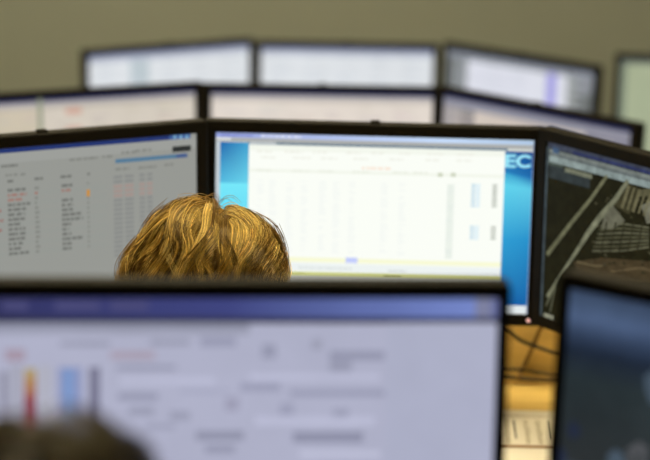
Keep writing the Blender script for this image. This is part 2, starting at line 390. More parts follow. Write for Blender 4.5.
def p_m2c(s):
    s.rect(0, 0, s.sw, s.sh, (206, 210, 205), 0)
    v = lambda y, x=300: s.uv(x, y)[1]
    u = lambda x, y=200: s.uv(x, y)[0]
    s.rect(0, 0, u(300), v(139.5), (150, 164, 222), 1, (172, 186, 232), True); s.rect(u(300), 0, u(440), v(139.5), (172, 186, 232), 1, (198, 220, 250), True); s.rect(u(440), 0, s.sw, v(139.5), (198, 220, 250), 1, (176, 200, 226), True)
    s.words(u(220), v(136.2), u(252) - u(220), .0035, (128, 138, 205), 2); s.words(u(260), v(136.2), u(300) - u(260), .0035, (222, 228, 248), 2)
    s.rect(0, v(139.5), s.sw, v(143), (188, 190, 190), 1, (150, 152, 152)); s.rect(0, v(139.8), u(230), v(142), (225, 226, 226), 2)
    s.rect(u(247), v(143.5), u(506), v(145.6), (96, 120, 140), 2)
    s.words(u(249), v(143.3), u(275) - u(249), .003, (215, 220, 222), 3)
    # wallpaper
    x0, x1 = u(219.5), u(248)
    s.rect(0, v(143), x0, s.sh, (196, 206, 212), 1)
    s.poly([(x0, v(144)), (x1, v(144)), (x1, v(185)), (x0, v(185))], [(28, 100, 172), (66, 160, 206), (104, 212, 238), (84, 186, 224)], 2)
    s.rect(x0, v(185), x1, v(300), (118, 232, 250), 2, (60, 180, 225))
    x0, x1 = u(503), u(531.5)
    V = lambda y: s.uv(518, y)[1]
    s.rect(u(531), V(144), s.sw, s.sh, (158, 174, 208), 2)
    s.poly([(x0, V(152)), (x1, V(152)), (x1, V(178)), (x0, V(173))], [(22, 92, 158), (16, 66, 138), (30, 108, 176), (40, 130, 190)], 2)
    s.poly([(x0, V(173)), (x1, V(178)), (x1, V(190)), (x0, V(186))], [(52, 160, 206), (30, 108, 176), (96, 204, 232), (96, 212, 238)], 2)
    s.poly([(x0, V(186)), (x1, V(190)), (x1, V(240)), (x0, V(240))], [(96, 212, 238), (96, 204, 232), (38, 146, 204), (46, 158, 212)], 2)
    s.poly([(x0, V(240)), (x1, V(240)), (x1, V(306)), (x0, V(306))], [(46, 158, 212), (38, 146, 204), (18, 96, 166), (16, 92, 162)], 2)
    s.rect(u(505), V(306), u(530), V(313.6), (226, 234, 236), 3); s.rect(0, V(306.5), u(505), s.sh, (205, 214, 220), 2)
    # spreadsheet window
    a, b = u(248.3), u(503.5)
    s.rect(a, v(146), b, v(280), (251, 254, 247), 3); s.rect(a, v(146), b, v(152), (244, 248, 238), 4); s.rect(a, v(170), b, v(173), (243, 247, 236), 4)
    for y, xs, c in ((150, (256, 284, 312, 345, 370, 398, 426, 456), (240, 242, 232)), (156, (260, 292, 320, 352, 388, 424, 455), (242, 244, 235)), (169, (256, 292, 318, 352, 392, 412), (236, 240, 228))):
        for x in xs: s.words(u(x), s.uv(x, y + (x - 250) * .017)[1], .022 + random.uniform(0, .008), .0042, c, 5)
    s.words(u(361), s.uv(361, 167)[1], .05, .0042, (250, 232, 216), 5)
    for x in (437, 450): s.rect(u(x), s.uv(x, 173)[1], u(x + 5), s.uv(x, 177)[1], (205, 212, 190), 5)
    for x in (256, 268, 285, 300, 318, 332, 348, 380, 398, 446): 
        for k in range(34):
            if random.random() < .8: s.rect(u(x) + .001, v(181) + k * .0036, u(x + random.uniform(5, 9)), v(181) + k * .0036 + .0018, (243, 247, 243), 4)
    for k in range(30): s.rect(u(447), v(181) + k * .0042, u(454), v(181) + k * .0042 + .0022, (222, 232, 222), 5)
    for (y0, y1) in ((184, 210), (226, 241)):
        n = int((y1 - y0) / 2.4)
        for k in range(n):
            vv = s.uv(472, y0 + k * 2.4)[1]
            s.rect(u(471), vv, u(475), vv + .0028, (196, 222, 236), 5); s.rect(u(475.5), vv, u(480), vv + .0032, (222, 240, 248), 5)
            s.rect(u(492), vv, u(497), vv + .0024, (176, 182, 172), 5)
    s.rect(a, v(257.5), b, v(262), (248, 250, 214), 4); s.rect(u(347), v(256.5), u(359), v(262), (196, 206, 252), 5)
    s.rect(a, v(263), b, v(271.5), (238, 244, 242), 4)
    s.words(u(300), v(267), .09, .003, (214, 222, 220), 5); s.words(u(390), v(268), .03, .003, (210, 216, 214), 5)
    s.rect(0, v(272), u(503.5), v(276.5), (222, 226, 150), 4); s.words(u(286), v(273), .035, .0028, (186, 190, 110), 5); s.words(u(386), v(274), .028, .0028, (120, 126, 70), 5)
    s.rect(0, v(276.5), u(503.5), v(283), (206, 208, 198), 4)
def p_m2r(s):
    s.rect(0, 0, s.sw, s.sh, (26, 26, 13), 0)
    A = lambda x, y: s.uv(x, y)
    sl = .257
    def band(y0, y1, c, layer, x0=548, x1=760, c2=None): 
        p, q = A(560, y0), A(560, y1); s.rect(max(0, A(x0, y0 + (x0 - 560) * sl)[0]), max(0, p[1]), min(s.sw, A(x1, y0 + (x1 - 560) * sl)[0]), q[1], c, layer, c2)
    band(130, 151.5, (60, 66, 82), 1); band(148, 151.5, (44, 52, 88), 2, 572); band(149, 155, (62, 84, 112), 3, 552, 558)
    band(152, 155.5, (112, 120, 116), 2); band(155.5, 158.5, (98, 106, 106), 2); band(158.5, 165, (132, 146, 144), 2)
    band(165, 168, (70, 80, 74), 2, 540, 562); band(166.5, 171, (112, 116, 98), 3, 564, 591); band(168, 181, (46, 54, 56), 2, 548, 589)
    s.rect(0, A(560, 150)[1], .0045, s.sh, (66, 78, 84), 4)
    road = (104, 105, 80); road2 = (116, 118, 96)
    s.stroke([(606, 176), (590, 199), (568, 226), (546, 255)], [.006, .006, .007, .007], road, 5)
    s.stroke([(627, 181), (614, 200), (600, 216), (588, 232), (574, 254), (562, 272), (546, 297)], [.007, .008, .010, .009, .006, .005, .005], road2, 5)
    s.stroke([(562, 272), (552, 290), (545, 306)], .004, (92, 94, 74), 5)
    s.stroke([(556, 283), (549, 312)], .003, (84, 86, 68), 5)
    s.ppoly([(604, 213), (612, 206), (624, 221), (612, 229), (600, 229)], (98, 98, 82), 5)
    s.ppoly([(612, 205), (628, 184), (640, 190), (628, 215)], (56, 54, 36), 4)
    for k in range(5):
        x = 624 + k * 5.5; s.stroke([(x + 4, 186 + k * 2), (x - 3, 208 + k * 2)], .0035 if k % 2 else .006, (104, 100, 74), 6)
    s.ppoly([(640, 206), (652, 200), (655, 222), (646, 224)], (112, 112, 96), 6)
    s.ppoly([(636, 190), (655, 188), (655, 196), (640, 197)], (84, 82, 60), 6)
    for k in range(7):
        y = 226 + k * 4.2; s.stroke([(600 - k * 1.5, y), (622, y - 2 + k * .3), (648, y + 2 - k)], .0032, (78, 78, 58) if k % 2 else (92, 92, 72), 5)
    for k in range(5): s.stroke([(606 + k * 9, 222), (600 + k * 9, 252)], .003, (40, 40, 26), 6)
    s.ppoly([(572, 262), (600, 258), (655, 262), (655, 284), (580, 280)], (66, 56, 38), 3)
    s.stroke([(576, 262), (592, 266), (602, 266)], .004, (96, 86, 62), 6); s.stroke([(610, 272), (640, 268), (655, 272)], .004, (88, 76, 54), 6)
    s.prect((543, 313), (553, 321), (140, 142, 122), 6)
    for k in range(90):
        x, y = random.uniform(590, 655), random.uniform(190, 275); r_ = random.uniform(.0015, .004)
        c = random.choice([(30, 32, 20), (72, 70, 52), (60, 58, 40), (36, 38, 24)])
        p = A(x, y); s.rect(p[0], p[1], p[0] + r_ * 1.6, p[1] + r_, c, 4)
def p_m3(base, kind):
    def f(s):
        s.rect(0, 0, s.sw, s.sh, base, 0)
        s.rect(0, 0, s.sw, .009, (38, 44, 84), 1); s.rect(0, .009, s.sw, .017, (176, 172, 176), 1); s.rect(0, .017, s.sw, .026, tuple(int(c * .9) for c in base), 1)
        for r_ in range(22):
            v = .036 + r_ * .0115
            for u in (.03, .11, .19, .27, .35, .43): 
                if random.random() < .75: s.words(u, v, random.uniform(.02, .06), .004, tuple(int(c * random.uniform(.88, .95)) for c in base), 2)
        if kind == 'L':
            s.prect((38, 95), (43, 132), (138, 146, 120), 3)
            for y in (108, 127): s.prect((66, y), (82, y + 6), (208, 170, 154), 3)
            s.rect(0, .026, s.uv(37, 120)[0], s.sh, (203, 192, 172), 1)
        if kind == 'R':
            s.rect(0, .026, .05, s.sh, (170, 164, 164), 1); s.rect(.05, .026, .09, s.sh, (140, 136, 136), 1)
            s.rect(0, .009, s.sw, .028, (146, 146, 158), 2); s.rect(.40, .009, s.sw, .062, (136, 134, 148), 2)
    return f
def p_m4(kind):
    def f(s):
        s.rect(0, 0, s.sw, s.sh, (222, 226, 230), 0)
        s.rect(0, 0, s.sw, .010, (92, 102, 140), 1); s.rect(0, .010, s.sw, .024, (186, 192, 206), 1)
        for r_ in range(20):
            v = .035 + r_ * .012
            for u in (.03, .13, .23, .33, .43):
                if random.random() < .7: s.words(u, v, random.uniform(.03, .07), .004, (200, 206, 214), 2)
        if kind == 'L': s.rect(.13, .02, .19, s.sh, (188, 200, 206), 1)
        if kind == 'R':
            s.rect(0, 0, s.sw, .02, (96, 102, 112), 1); s.rect(0, .02, s.sw, s.sh, (112, 116, 116), 1)
            s.rect(.0, .0, s.sw, .012, (60, 64, 74), 2)
            s.rect(.075, .028, .43, s.sh, (222, 224, 234), 2); 
            for r_ in range(20): s.words(.09, .05 + r_ * .012, .2, .004, (206, 208, 222), 3)
            s.rect(.36, .028, .392, s.sh, (160, 156, 226), 3); s.rect(.43, .028, .46, s.sh, (150, 154, 152), 2)
            s.rect(.455, .02, s.sw, .07, (138, 142, 148), 2)
    return f
def p_m4x(s):
    s.rect(0, 0, s.sw, s.sh, (166, 175, 145), 0); s.rect(0, 0, s.sw, .012, (96, 104, 100), 1); s.rect(0, .012, .018, s.sh, (128, 138, 120), 1)
    for r_ in range(18): s.words(.05, .06 + r_ * .0125, .35, .004, (156, 166, 138), 2)

z1, z2, z3, z4 = -.627, -.862, -1.15, -1.355
monitor(1, -.0965, 2.144, 3.9, z1, 'black monitor with lavender form page under a dark blue title bar, facing the dark-haired person', p_m1c, scr_soft)
monitor(1, .4415, 2.05, -35.5, z1, 'black monitor glowing dark blue beside the lavender form monitor', p_m1r, scr_blur)
monitor(2, -.4505, 3.783, 25.2, z2 - .006, 'black monitor with grey text list and red lines, left of the blond head', p_m2l, scr_plain, near=.988)
monitor(2, .078, 3.872, -1.2, z2, 'black monitor with bright white spreadsheet over cyan wallpaper lettered EC', p_m2c, scr_plain, led=True,
        text=[('E', (505.5, 154.5), (516, 168), (150, 226, 246)), ('C', (516.5, 154.8), (530.5, 168.4), (158, 230, 248))])
monitor(2, .5235, 3.662, -50.0, z2, 'black monitor showing a dark aerial map with diagonal roads', p_m2r, scr_map, near=.992, tilt=-.3)
monitor(3, -.5535, 5.50, 22.0, z3, 'black monitor with beige page crossed by a grey green column and reddish marks', p_m3((212, 203, 190), 'L'), scr_soft, near=.99)
monitor(3, -.013, 5.592, 1.1, z3, 'black monitor with plain pinkish beige page behind the bright spreadsheet monitor', p_m3((226, 216, 206), 'C'), scr_soft)
monitor(3, .471, 5.437, -40.9, z3, 'black monitor angled sideways with grey violet bars above a beige page', p_m3((208, 196, 186), 'R'), scr_soft, near=.985)
monitor(4, -.472, 7.153, 27.0, z4, 'black monitor with pale page and faint blue grey column near the back wall', p_m4('L'), scr_soft)
monitor(4, .056, 7.234, .5, z4, 'black monitor with plain white page near the back wall between two angled ones', p_m4('C'), scr_soft)
monitor(4, .565, 7.122, -37.6, z4, 'black monitor with violet column on a white window and grey margins', p_m4('R'), scr_soft)
monitor(4, 1.129, 7.116, -7.6, z4, 'black monitor with a plain pale green screen standing apart near the back wall', p_m4x, scr_soft)

# ------------------------------------------------------------------ papers and cables on the second desk
DZ2 = .73
paperm = mat('white_paper', (.70, .67, .60), .8, .1); ink = mat('grey_ink', (.30, .26, .18), .8, .1); inkd = mat('dark_ink', (.03, .025, .02), .8, .1)
def sheet(name, a, b, z, rot, label, cols=None):
    cx, cy = (a[0] + b[0]) / 2, (a[1] + b[1]) / 2; t = empty(name, (cx, cy, z), rot); hx, hy = (b[0] - a[0]) / 2, (b[1] - a[1]) / 2
    tag(t, label, 'paper'); box('page', (-hx, hx, -hy, hy, 0, .0006), paperm, t)
    if cols:
        bm = bmesh.new(); bd = bmesh.new()
        def q(B, x0, x1, y0, y1): 
            B.faces.new([B.verts.new((x, y, .0008)) for x, y in ((x0, y0), (x1, y0), (x1, y1), (x0, y1))])
        for (x, wd, d) in cols:
            xx = x - cx
            if d: q(bd, xx, xx + .003, -hy + .03, hy - .05)
            else:
                for k in range(15): q(bm, xx, xx + wd * random.uniform(.6, 1), hy - .055 - k * .008, hy - .051 - k * .008)
        q(bm, -hx + .02, hx - .02, hy - .034, hy - .031)
        from_bm('printed_text', bm, ink, t); from_bm('ruled_line', bd, inkd, t)
    return t
p_tl, p_br = at_z(500, 411, DZ2), at_z(560, 447.5, DZ2)
sheet('paper_sheet', (p_tl[0] - .06, p_br[1] + .002), (p_br[0] + .05, p_tl[1]), DZ2 + .0015, -.02, 'printed sheet with dark ruled columns lying on the wooden desk below the cables',
      [(p_tl[0] + .0, .012, 0), (p_tl[0] + .017, .003, 1), (p_tl[0] + .034, .010, 0), (p_tl[0] + .054, .010, 0), (p_tl[0] + .076, .003, 1), (p_tl[0] + .1, .012, 0)])
edge = mat('brown_card', (.25, .12, .04), .7, .2)
t = box('card_strip', (p_tl[0] - .06, p_br[0] + .05, p_br[1] - .007, p_br[1] - .0015, DZ2 + .0002, DZ2 + .0035), edge, bev=.0008)
tag(t, 'thin brown strip lying between two paper sheets on the desk', 'strip')
sheet('blank_sheet', (p_tl[0] - .06, p_br[1] - .20), (p_br[0] + .05, p_br[1] - .009), DZ2 + .0006, .0, 'blank pale sheet lying below the printed sheet on the desk')

cabm = mat('black_cable_rubber', (.012, .011, .01), .5, .35); shadowm = mat('brown_shadow_tone', (.20, .12, .035), .6, .3)
def cable(pts, r, m, label): tag(tube('cable', spline(pts), r, m), label, 'cable', 'cables behind the monitors of the second desk')
Y = lambda x, y, d: at_y(x, y, d)
cable([Y(470, 322, 3.98), Y(490, 325, 4.0), Y(508, 332, 4.02), Y(522, 341, 4.04), Y(536, 346.5, 4.05), Y(556, 353, 4.03), Y(580, 356, 3.98)], .0034, cabm, 'black cable sagging across the wooden panel below the spreadsheet monitor')
cable([Y(480, 366, 4.055), Y(505, 369, 4.058), Y(525, 370, 4.058), Y(540, 373, 4.058), Y(560, 375, 4.056), Y(590, 372, 4.04)], .0026, cabm, 'thin upper black cable along the foot of the wooden panel')
cable([Y(478, 374, 4.05), Y(500, 376.3, 4.052), Y(516, 378, 4.052), Y(535, 379.3, 4.052), Y(556, 380, 4.05), Y(590, 380, 4.03)], .0034, cabm, 'thick lower black cable along the foot of the wooden panel')
cable([Y(546, 318, 4.03), Y(540, 330, 4.058), Y(531, 351, 4.066), Y(522, 370, 4.066), Y(518, 377.5, 4.045)], .0038, shadowm, 'brown tube standing in for a soft slanted shadow on the wooden panel')  # soft shadow band modelled as a brown tube, no real cable

# ------------------------------------------------------------------ people
skinm = mat('skin', (.62, .38, .26), .5, .35, var=.06, vscale=20)
def capsules(parts, voxel, name, m, parent):
    """parts: (p0, r0, p1, r1) tapered limbs, fused into one continuous surface."""
    bm = bmesh.new()
    for p0, r0, p1, r1 in parts:
        p0, p1 = Vector(p0), Vector(p1); d = p1 - p0; L = max(d.length, 1e-4)
        prof = [(-r0 * math.cos(a), r0 * math.sin(a)) for a in np.linspace(0.15, math.pi / 2, 5)] + [(L + r1 * math.sin(a), r1 * math.cos(a)) for a in np.linspace(0, math.pi / 2 - .15, 5)]
        t = d.normalized() if d.length > 1e-4 else Vector((0, 0, 1)); a_ = Vector((0, 0, 1)) if abs(t.z) < .9 else Vector((1, 0, 0))
        u = t.cross(a_).normalized(); v = t.cross(u); n = 14
        rings = [[bm.verts.new(p0 + t * s_ + (u * math.cos(2 * math.pi * k / n) + v * math.sin(2 * math.pi * k / n)) * r_) for k in range(n)] for s_, r_ in prof]
        for A, B in zip(rings, rings[1:]):
            for k in range(n): bm.faces.new((A[k], A[(k + 1) % n], B[(k + 1) % n], B[k]))
        bm.faces.new(rings[0]); bm.faces.new(rings[-1])
    o = from_bm(name, bm, m, parent, True)
    r = o.modifiers.new('fuse', 'REMESH'); r.mode = 'VOXEL'; r.voxel_size = voxel; r.use_smooth_shade = True
    s_ = o.modifiers.new('smooth', 'SMOOTH'); s_.factor = .5; s_.iterations = 4
    return o

def person(label, root, head, desk_z, cloth, trouser, shoe):
    """Seated figure facing +y. root on the floor under the hips; head = skull centre, both in world coordinates."""
    t = empty('person', root); tag(t, label, 'person')
    hc = Vector(head) - Vector(root); dz = desk_z - root[2]
    hip = Vector((0, 0, .56)); ch = Vector((hc.x * .5, hc.y * .55, hc.z - .36)); nk = Vector((hc.x * .85, hc.y * .8 - .01, hc.z - .17))
    sh = [nk + Vector((s * .165, -.005, -.055)) for s in (-1, 1)]
    el = [Vector((s * .25, hc.y + .13, dz + .03)) + Vector((hc.x * .5, 0, 0)) for s in (-1, 1)]
    wr = [Vector((s * .13 + hc.x * .5, hc.y + .36, dz + .035)) for s in (-1, 1)]
    kn = [Vector((s * .11, .42, .52)) for s in (-1, 1)]; an = [Vector((s * .12, .46, .09)) for s in (-1, 1)]
    P = []
    # head: cranium, jaw, nose, brow, cheeks, ears, lips
    P += [(hc + Vector((0, -.02, .004)), .072, hc + Vector((0, .022, .004)), .070), (hc + Vector((0, .02, -.01)), .07, hc + Vector((0, .055, -.075)), .042), (hc + Vector((0, .088, .0)), .010, hc + Vector((0, .112, -.034)), .013)]
    for s in (-1, 1):
        P += [(hc + Vector((s * .012, .086, .022)), .012, hc + Vector((s * .045, .074, .02)), .011), (hc + Vector((s * .035, .062, -.035)), .026, hc + Vector((s * .03, .058, -.05)), .024),
              (hc + Vector((s * .08, -.002, .012)), .010, hc + Vector((s * .078, .0, -.025)), .008), (hc + Vector((0, .094, -.058)), .008, hc + Vector((s * .018, .088, -.058)), .006), (hc + Vector((s * .008, .104, -.036)), .009, hc + Vector((s * .013, .098, -.036)), .008)]
    P += [(hc + Vector((0, -.02, -.05)), .056, nk, .058), (nk, .06, ch, .12), (ch + Vector((-.06, 0, 0)), .115, ch + Vector((.06, 0, 0)), .115), (ch, .125, hip, .125), (hip + Vector((-.07, 0, 0)), .115, hip + Vector((.07, 0, 0)), .115)]
    for i, s in enumerate((-1, 1)):
        P += [(nk + Vector((0, 0, -.05)), .06, sh[i], .058), (sh[i], .052, el[i], .04), (el[i], .04, wr[i], .027), (hip + Vector((s * .09, 0, -.02)), .09, kn[i], .062), (kn[i], .058, an[i], .038), (an[i], .036, an[i] + Vector((0, .14, -.05)), .026)]
        P.append((wr[i], .026, wr[i] + Vector((-s * .012, .055, -.006)), .028)); P.append((wr[i] + Vector((s * .015, .03, -.004)), .02, wr[i] + Vector((-s * .03, .06, -.008)), .022))
        for k, ln in enumerate((.060, .072, .078, .066)):         # little .. index
            b0 = wr[i] + Vector((s * (.022 - k * .0205), .075, -.006)); b1 = b0 + Vector((-s * .002 * k, ln * .55, .010)); b2_ = b1 + Vector((0, ln * .40, -.026))
            P += [(b0, .0088, b1, .0082), (b1, .0082, b2_, .007)]
        th = wr[i] + Vector((-s * .03, .02, -.004)); th1 = th + Vector((-s * .028, .028, -.004)); P += [(th, .012, th1, .010), (th1, .010, th1 + Vector((-s * .008, .03, -.008)), .008)]
    capsules(P, .006, 'body', skinm, t)
    eye = mat('eye_white', (.8, .78, .74), .2, .5); iris = mat('eye_iris', (.06, .05, .04), .2, .5)
    for s in (-1, 1):
        for nm, r_, off, m_ in (('eye', .0125, .074, eye), ('iris', .007, .081, iris)):
            bm = bmesh.new(); bmesh.ops.create_uvsphere(bm, u_segments=14, v_segments=10, radius=r_)
            for v in bm.verts: v.co += hc + Vector((s * .031, off, .004))
            from_bm(nm, bm, m_, t, True)
    # sweater, trousers, shoes over the body
    Q = [(nk + Vector((0, -.005, -.04)), .072, ch, .135), (ch + Vector((-.062, 0, 0)), .128, ch + Vector((.062, 0, 0)), .128), (ch, .14, hip, .138), (hip + Vector((-.075, 0, .02)), .125, hip + Vector((.075, 0, .02)), .125)]
    for i in range(2): Q += [(nk + Vector((0, 0, -.06)), .07, sh[i], .068), (sh[i], .064, el[i], .052), (el[i], .052, wr[i] - (wr[i] - el[i]).normalized() * .03, .036)]
    capsules(Q, .008, 'sweater', cloth, t)
    Q = [(hip + Vector((-.07, 0, -.01)), .122, hip + Vector((.07, 0, -.01)), .122)]
    for i, s in enumerate((-1, 1)): Q += [(hip + Vector((s * .09, 0, -.02)), .1, kn[i], .074), (kn[i], .072, an[i] + Vector((0, 0, .03)), .055)]
    capsules(Q, .009, 'trousers', trouser, t)
    for i in range(2):
        a = an[i]; capsules([(Vector((a.x, a.y - .02, .045)), .042, Vector((a.x, a.y + .17, .038)), .036)], .006, 'shoe', shoe, t)
    return t, hc

def hair_mat(name):
    m = bpy.data.materials.new(name); m.use_nodes = True; nt = m.node_tree; b = nt.nodes['Principled BSDF']
    a = nt.nodes.new('ShaderNodeAttribute'); a.attribute_name = 'strand'
    nt.links.new(a.outputs['Color'], b.inputs['Base Color']); b.inputs['Roughness'].default_value = .32; b.inputs['Specular IOR Level'].default_value = .5
    b.inputs['Specular Tint'].default_value = (1, .85, .5, 1)
    return m

def strands_to_mesh(name, paths, cols, rads, m, parent):
    """paths (n,k,3), cols (n,3) linear, rads (n,): thin three-sided tapering strands joined into one mesh."""
    n, k, _ = paths.shape
    T = np.gradient(paths, axis=1); T /= np.linalg.norm(T, axis=2, keepdims=True) + 1e-9
    ref = np.broadcast_to(np.array([.31, .17, .93]), T.shape); U = np.cross(T, ref); U /= np.linalg.norm(U, axis=2, keepdims=True) + 1e-9
    Vv = np.cross(T, U); tap = np.interp(np.linspace(0, 1, k), [0, .1, .7, 1], [.7, 1, .9, .25])
    V = np.empty((n, k, 3, 3))
    for j in range(3):
        a = 2 * math.pi * j / 3; V[:, :, j] = paths + (U * math.cos(a) + Vv * math.sin(a)) * (rads[:, None] * tap[None])[..., None]
    idx = np.arange(n * k * 3).reshape(n, k, 3); F = []
    for j in range(3):
        j2 = (j + 1) % 3; F.append(np.stack([idx[:, :-1, j], idx[:, :-1, j2], idx[:, 1:, j2], idx[:, 1:, j]], -1).reshape(-1, 4))
    F = np.concatenate(F); me = bpy.data.meshes.new(name)
    me.vertices.add(n * k * 3); me.vertices.foreach_set('co', V.reshape(-1).astype(np.float32))
    me.loops.add(F.size); me.loops.foreach_set('vertex_index', F.reshape(-1).astype(np.int32))
    me.polygons.add(len(F)); me.polygons.foreach_set('loop_start', np.arange(0, F.size, 4, dtype=np.int32))
    me.polygons.foreach_set('use_smooth', np.ones(len(F), dtype=bool)); me.update(calc_edges=True)
    at = me.color_attributes.new('strand', 'FLOAT_COLOR', 'POINT')
    c = np.ones((n, k * 3, 4), dtype=np.float32); c[:, :, :3] = cols[:, None, :]; at.data.foreach_set('color', c.ravel())
    return link(name, me, m, parent)

def frame_from(pole):
    p = np.array(pole, float); p /= np.linalg.norm(p); x = np.array([1.0, 0, 0]); x -= p * (x @ p); x /= np.linalg.norm(x); y = np.cross(p, x); return x, y, p

def hair(parent, c, radii, pole, nclump, per, palette, length, wave, notch=None, seed=3, tips=.5, drift=0, rad=.00038, fly=120, inner_col=(.05, .028, .008), guides=None, origin=None, loose=()):
    g = np.random.default_rng(seed); ex, ey, ep = frame_from(pole); R = np.array(radii); c = np.array(c); K = 18; s = np.linspace(0, 1, K)
    def shape(d):                                   # flatter upper left, fuller at the left nape
        if not guides: return 1.0
        lf = np.clip(-d[..., 0] * 1.6, 0, 1)
        return 1 - .075 * lf * np.exp(-((d[..., 2] - .55) / .25) ** 2) - .025 * lf * np.exp(-((d[..., 2] - .12) / .2) ** 2)
    def surf(phi, az, layer):
        d = np.sin(phi)[..., None] * (np.sin(az)[..., None] * ex - np.cos(az)[..., None] * ey) + np.cos(phi)[..., None] * ep
        rr = layer
        if notch: rr = rr * (1 - notch[2] * np.exp(-((d[..., 0] - notch[0]) / notch[1]) ** 2) * (d[..., 2] > 0))
        rr = rr * shape(d)
        # lumpy volume so the outline is not a plain ellipsoid
        rr = rr * (1 + .025 * np.sin(5 * d[..., 0] + 3 * d[..., 2]) + .02 * np.sin(9 * d[..., 1] - 4 * d[..., 0]))
        return c + d * R * rr[..., None]
    paths, cols, rads = [], [], []
    for i in range(nclump):
        az0 = g.uniform(-math.pi, math.pi); ph0 = .10 + math.acos(1 - g.uniform(0, 1) ** 1.15 * .95) * .85
        lay = g.choice([.86, .93, .99, 1.03], p=[.2, .25, .35, .2])
        ph1 = min(ph0 + length * g.uniform(.75, 1.15), g.uniform(1.75, 2.15))
        if ph1 < ph0 + .35: ph1 = ph0 + .35
        wph = 1.6 * math.sin(az0 * 1.7 + .6) - 2.2 * ph0 + g.normal(0, .45); wf = g.uniform(.75, 1.2) * (ph1 - ph0) / 1.1; wa = wave * g.uniform(.5, 1.4); dr = drift * g.uniform(.3, 1.4) + g.normal(0, .10)
        base = np.array(palette[g.choice(len(palette), p=[p_[1] for p_ in palette])][0]) * g.uniform(.8, 1.2)
        n = int(per * g.uniform(.6, 1.4)); cw = g.uniform(.03, .085)
        o1 = g.normal(0, 1, n); o2 = g.normal(0, 1, n); o3 = g.normal(0, 1, n)
        spread = np.interp(s, [0, .45, 1], [1.3, .9, tips])
        phi = ph0 + (ph1 - ph0) * s[None] * (1 + .05 * g.normal(0, 1, (n, 1))) + cw * .6 * o1[:, None] * spread
        phi = np.abs(phi) + .01
        sn = np.maximum(np.sin(np.clip(phi, 0, 2.6)), .5)
        az = az0 + (dr * s[None] ** 1.3 + wa * (np.sin(2 * math.pi * wf * s[None] + wph + .15 * o3[:, None]) - math.sin(wph)) * s[None] ** .7 + cw * o2[:, None] * spread) / sn
        lift = .03 * np.sin(2 * math.pi * wf * s + wph + 1.2) + .05 * s ** 3 * g.normal(.5, 1)
        layer = (lay + lift)[None] + .014 * o3[:, None] * (1 + s[None]) - .10 * np.exp(-s[None] / .08)
        paths.append(surf(phi, az, layer)); cols.append(base[None] * np.exp(g.normal(0, .22, (n, 1)))); rads.append(rad * g.uniform(.7, 1.25, n))
    # loose single hairs
    az0 = g.uniform(-math.pi, math.pi, fly)[:, None]; ph0 = g.uniform(.1, 1.2, fly)[:, None]; S1 = s[None]
    phi = ph0 + S1 * g.uniform(.3, 1.1, (fly, 1)); az = az0 + (g.normal(0, .35, (fly, 1)) * S1 + .12 * np.sin(S1 * g.uniform(3, 9, (fly, 1)) + g.uniform(0, 6, (fly, 1)))) / np.maximum(np.sin(phi), .25)
    layer = 1.01 + g.uniform(.0, .10, (fly, 1)) * S1 ** 1.5 + .012 * np.sin(S1 * 7 + g.uniform(0, 6, (fly, 1)))
    paths.append(surf(phi, az, layer)); cols.append(np.tile(np.array(palette[0][0]), (fly, 1)) * g.uniform(.4, 1.1, (fly, 1))); rads.append(np.full(fly, rad * .8))
    if guides:                                      # outer locks: traced directions laid on the hair volume
        off_ = np.array(origin)
        def hug(P, layer):
            d = FW + RT * ((P[..., 0:1] - 325) / FPX) - UP * ((P[..., 1:2] - 230) / FPX)
            o_ = (CAM - off_ - c) / R; dd = d / R; A = (dd * dd).sum(-1); B = (dd * o_).sum(-1); Cc = (o_ * o_).sum() - 1
            disc = B * B - A * Cc; t = (-B - np.sqrt(np.maximum(disc, 0))) / A; q = o_ + dd * t[..., None]; q /= np.linalg.norm(q, axis=-1, keepdims=True)
            rr = layer
            if notch: rr = rr * (1 - notch[2] * np.exp(-((q[..., 0] - notch[0]) / notch[1]) ** 2) * (q[..., 2] > 0))
            return c + q * R * (rr * shape(q))[..., None]
        G = []
        for gd in guides:
            sp = np.array(spline([(110 + a / 3.42, 180 + b / 3.42) for a, b in gd], 12)); L = np.concatenate([[0], np.cumsum(np.linalg.norm(np.diff(sp, axis=0), axis=1))]); L /= L[-1]
            G.append(np.stack([np.interp(np.linspace(0, 1, 40), L, sp[:, k]) for k in (0, 1)], -1))
        G = np.array(G); mid = G[:, 16]
        for i in range(430):
            a = g.integers(len(G)); near = np.argsort(np.linalg.norm(mid - mid[a], axis=1))[1:3]; b_ = g.choice(near); w_ = g.uniform(0, .5)
            P = G[a] * (1 - w_) + G[b_] * w_ + g.normal(0, 3.0, 2)
            t0, t1 = g.uniform(-.05, .45), g.uniform(.7, 1.0); u_ = np.clip(t0 + (t1 - t0) * s, 0, 1) * 39
            P = np.stack([np.interp(u_, np.arange(40), P[:, k]) for k in (0, 1)], -1)
            tg = np.gradient(P, axis=0); nr = np.stack([-tg[:, 1], tg[:, 0]], -1); nr /= np.linalg.norm(nr, axis=1, keepdims=True) + 1e-6
            P = P + nr * (g.uniform(.5, 2.2) * np.sin(2 * math.pi * g.uniform(.6, 1.3) * s + g.uniform(0, 6)) * s)[:, None]
            n = int(g.uniform(14, 34)); lay = g.uniform(.92, 1.05); o1 = g.normal(0, 1, n); o2 = g.normal(0, 1, n)
            spread = np.interp(s, [0, .4, 1], [2.6, 2.1, .9]) * g.uniform(.6, 1.3)
            PP = P[None] + nr[None] * (o1[:, None] * spread)[..., None] + nr[None] * (g.uniform(.2, .7, (n, 1)) * np.sin(s[None] * g.uniform(4, 11, (n, 1)) + g.uniform(0, 6, (n, 1))))[..., None]
            ly = lay + .016 * o2[:, None] * (1 + .8 * s[None] ** 2) + (.022 * np.sin(math.pi * s) - .05 * np.exp(-s / .1) + .03 * g.normal(0, 1) * s ** 3)[None]
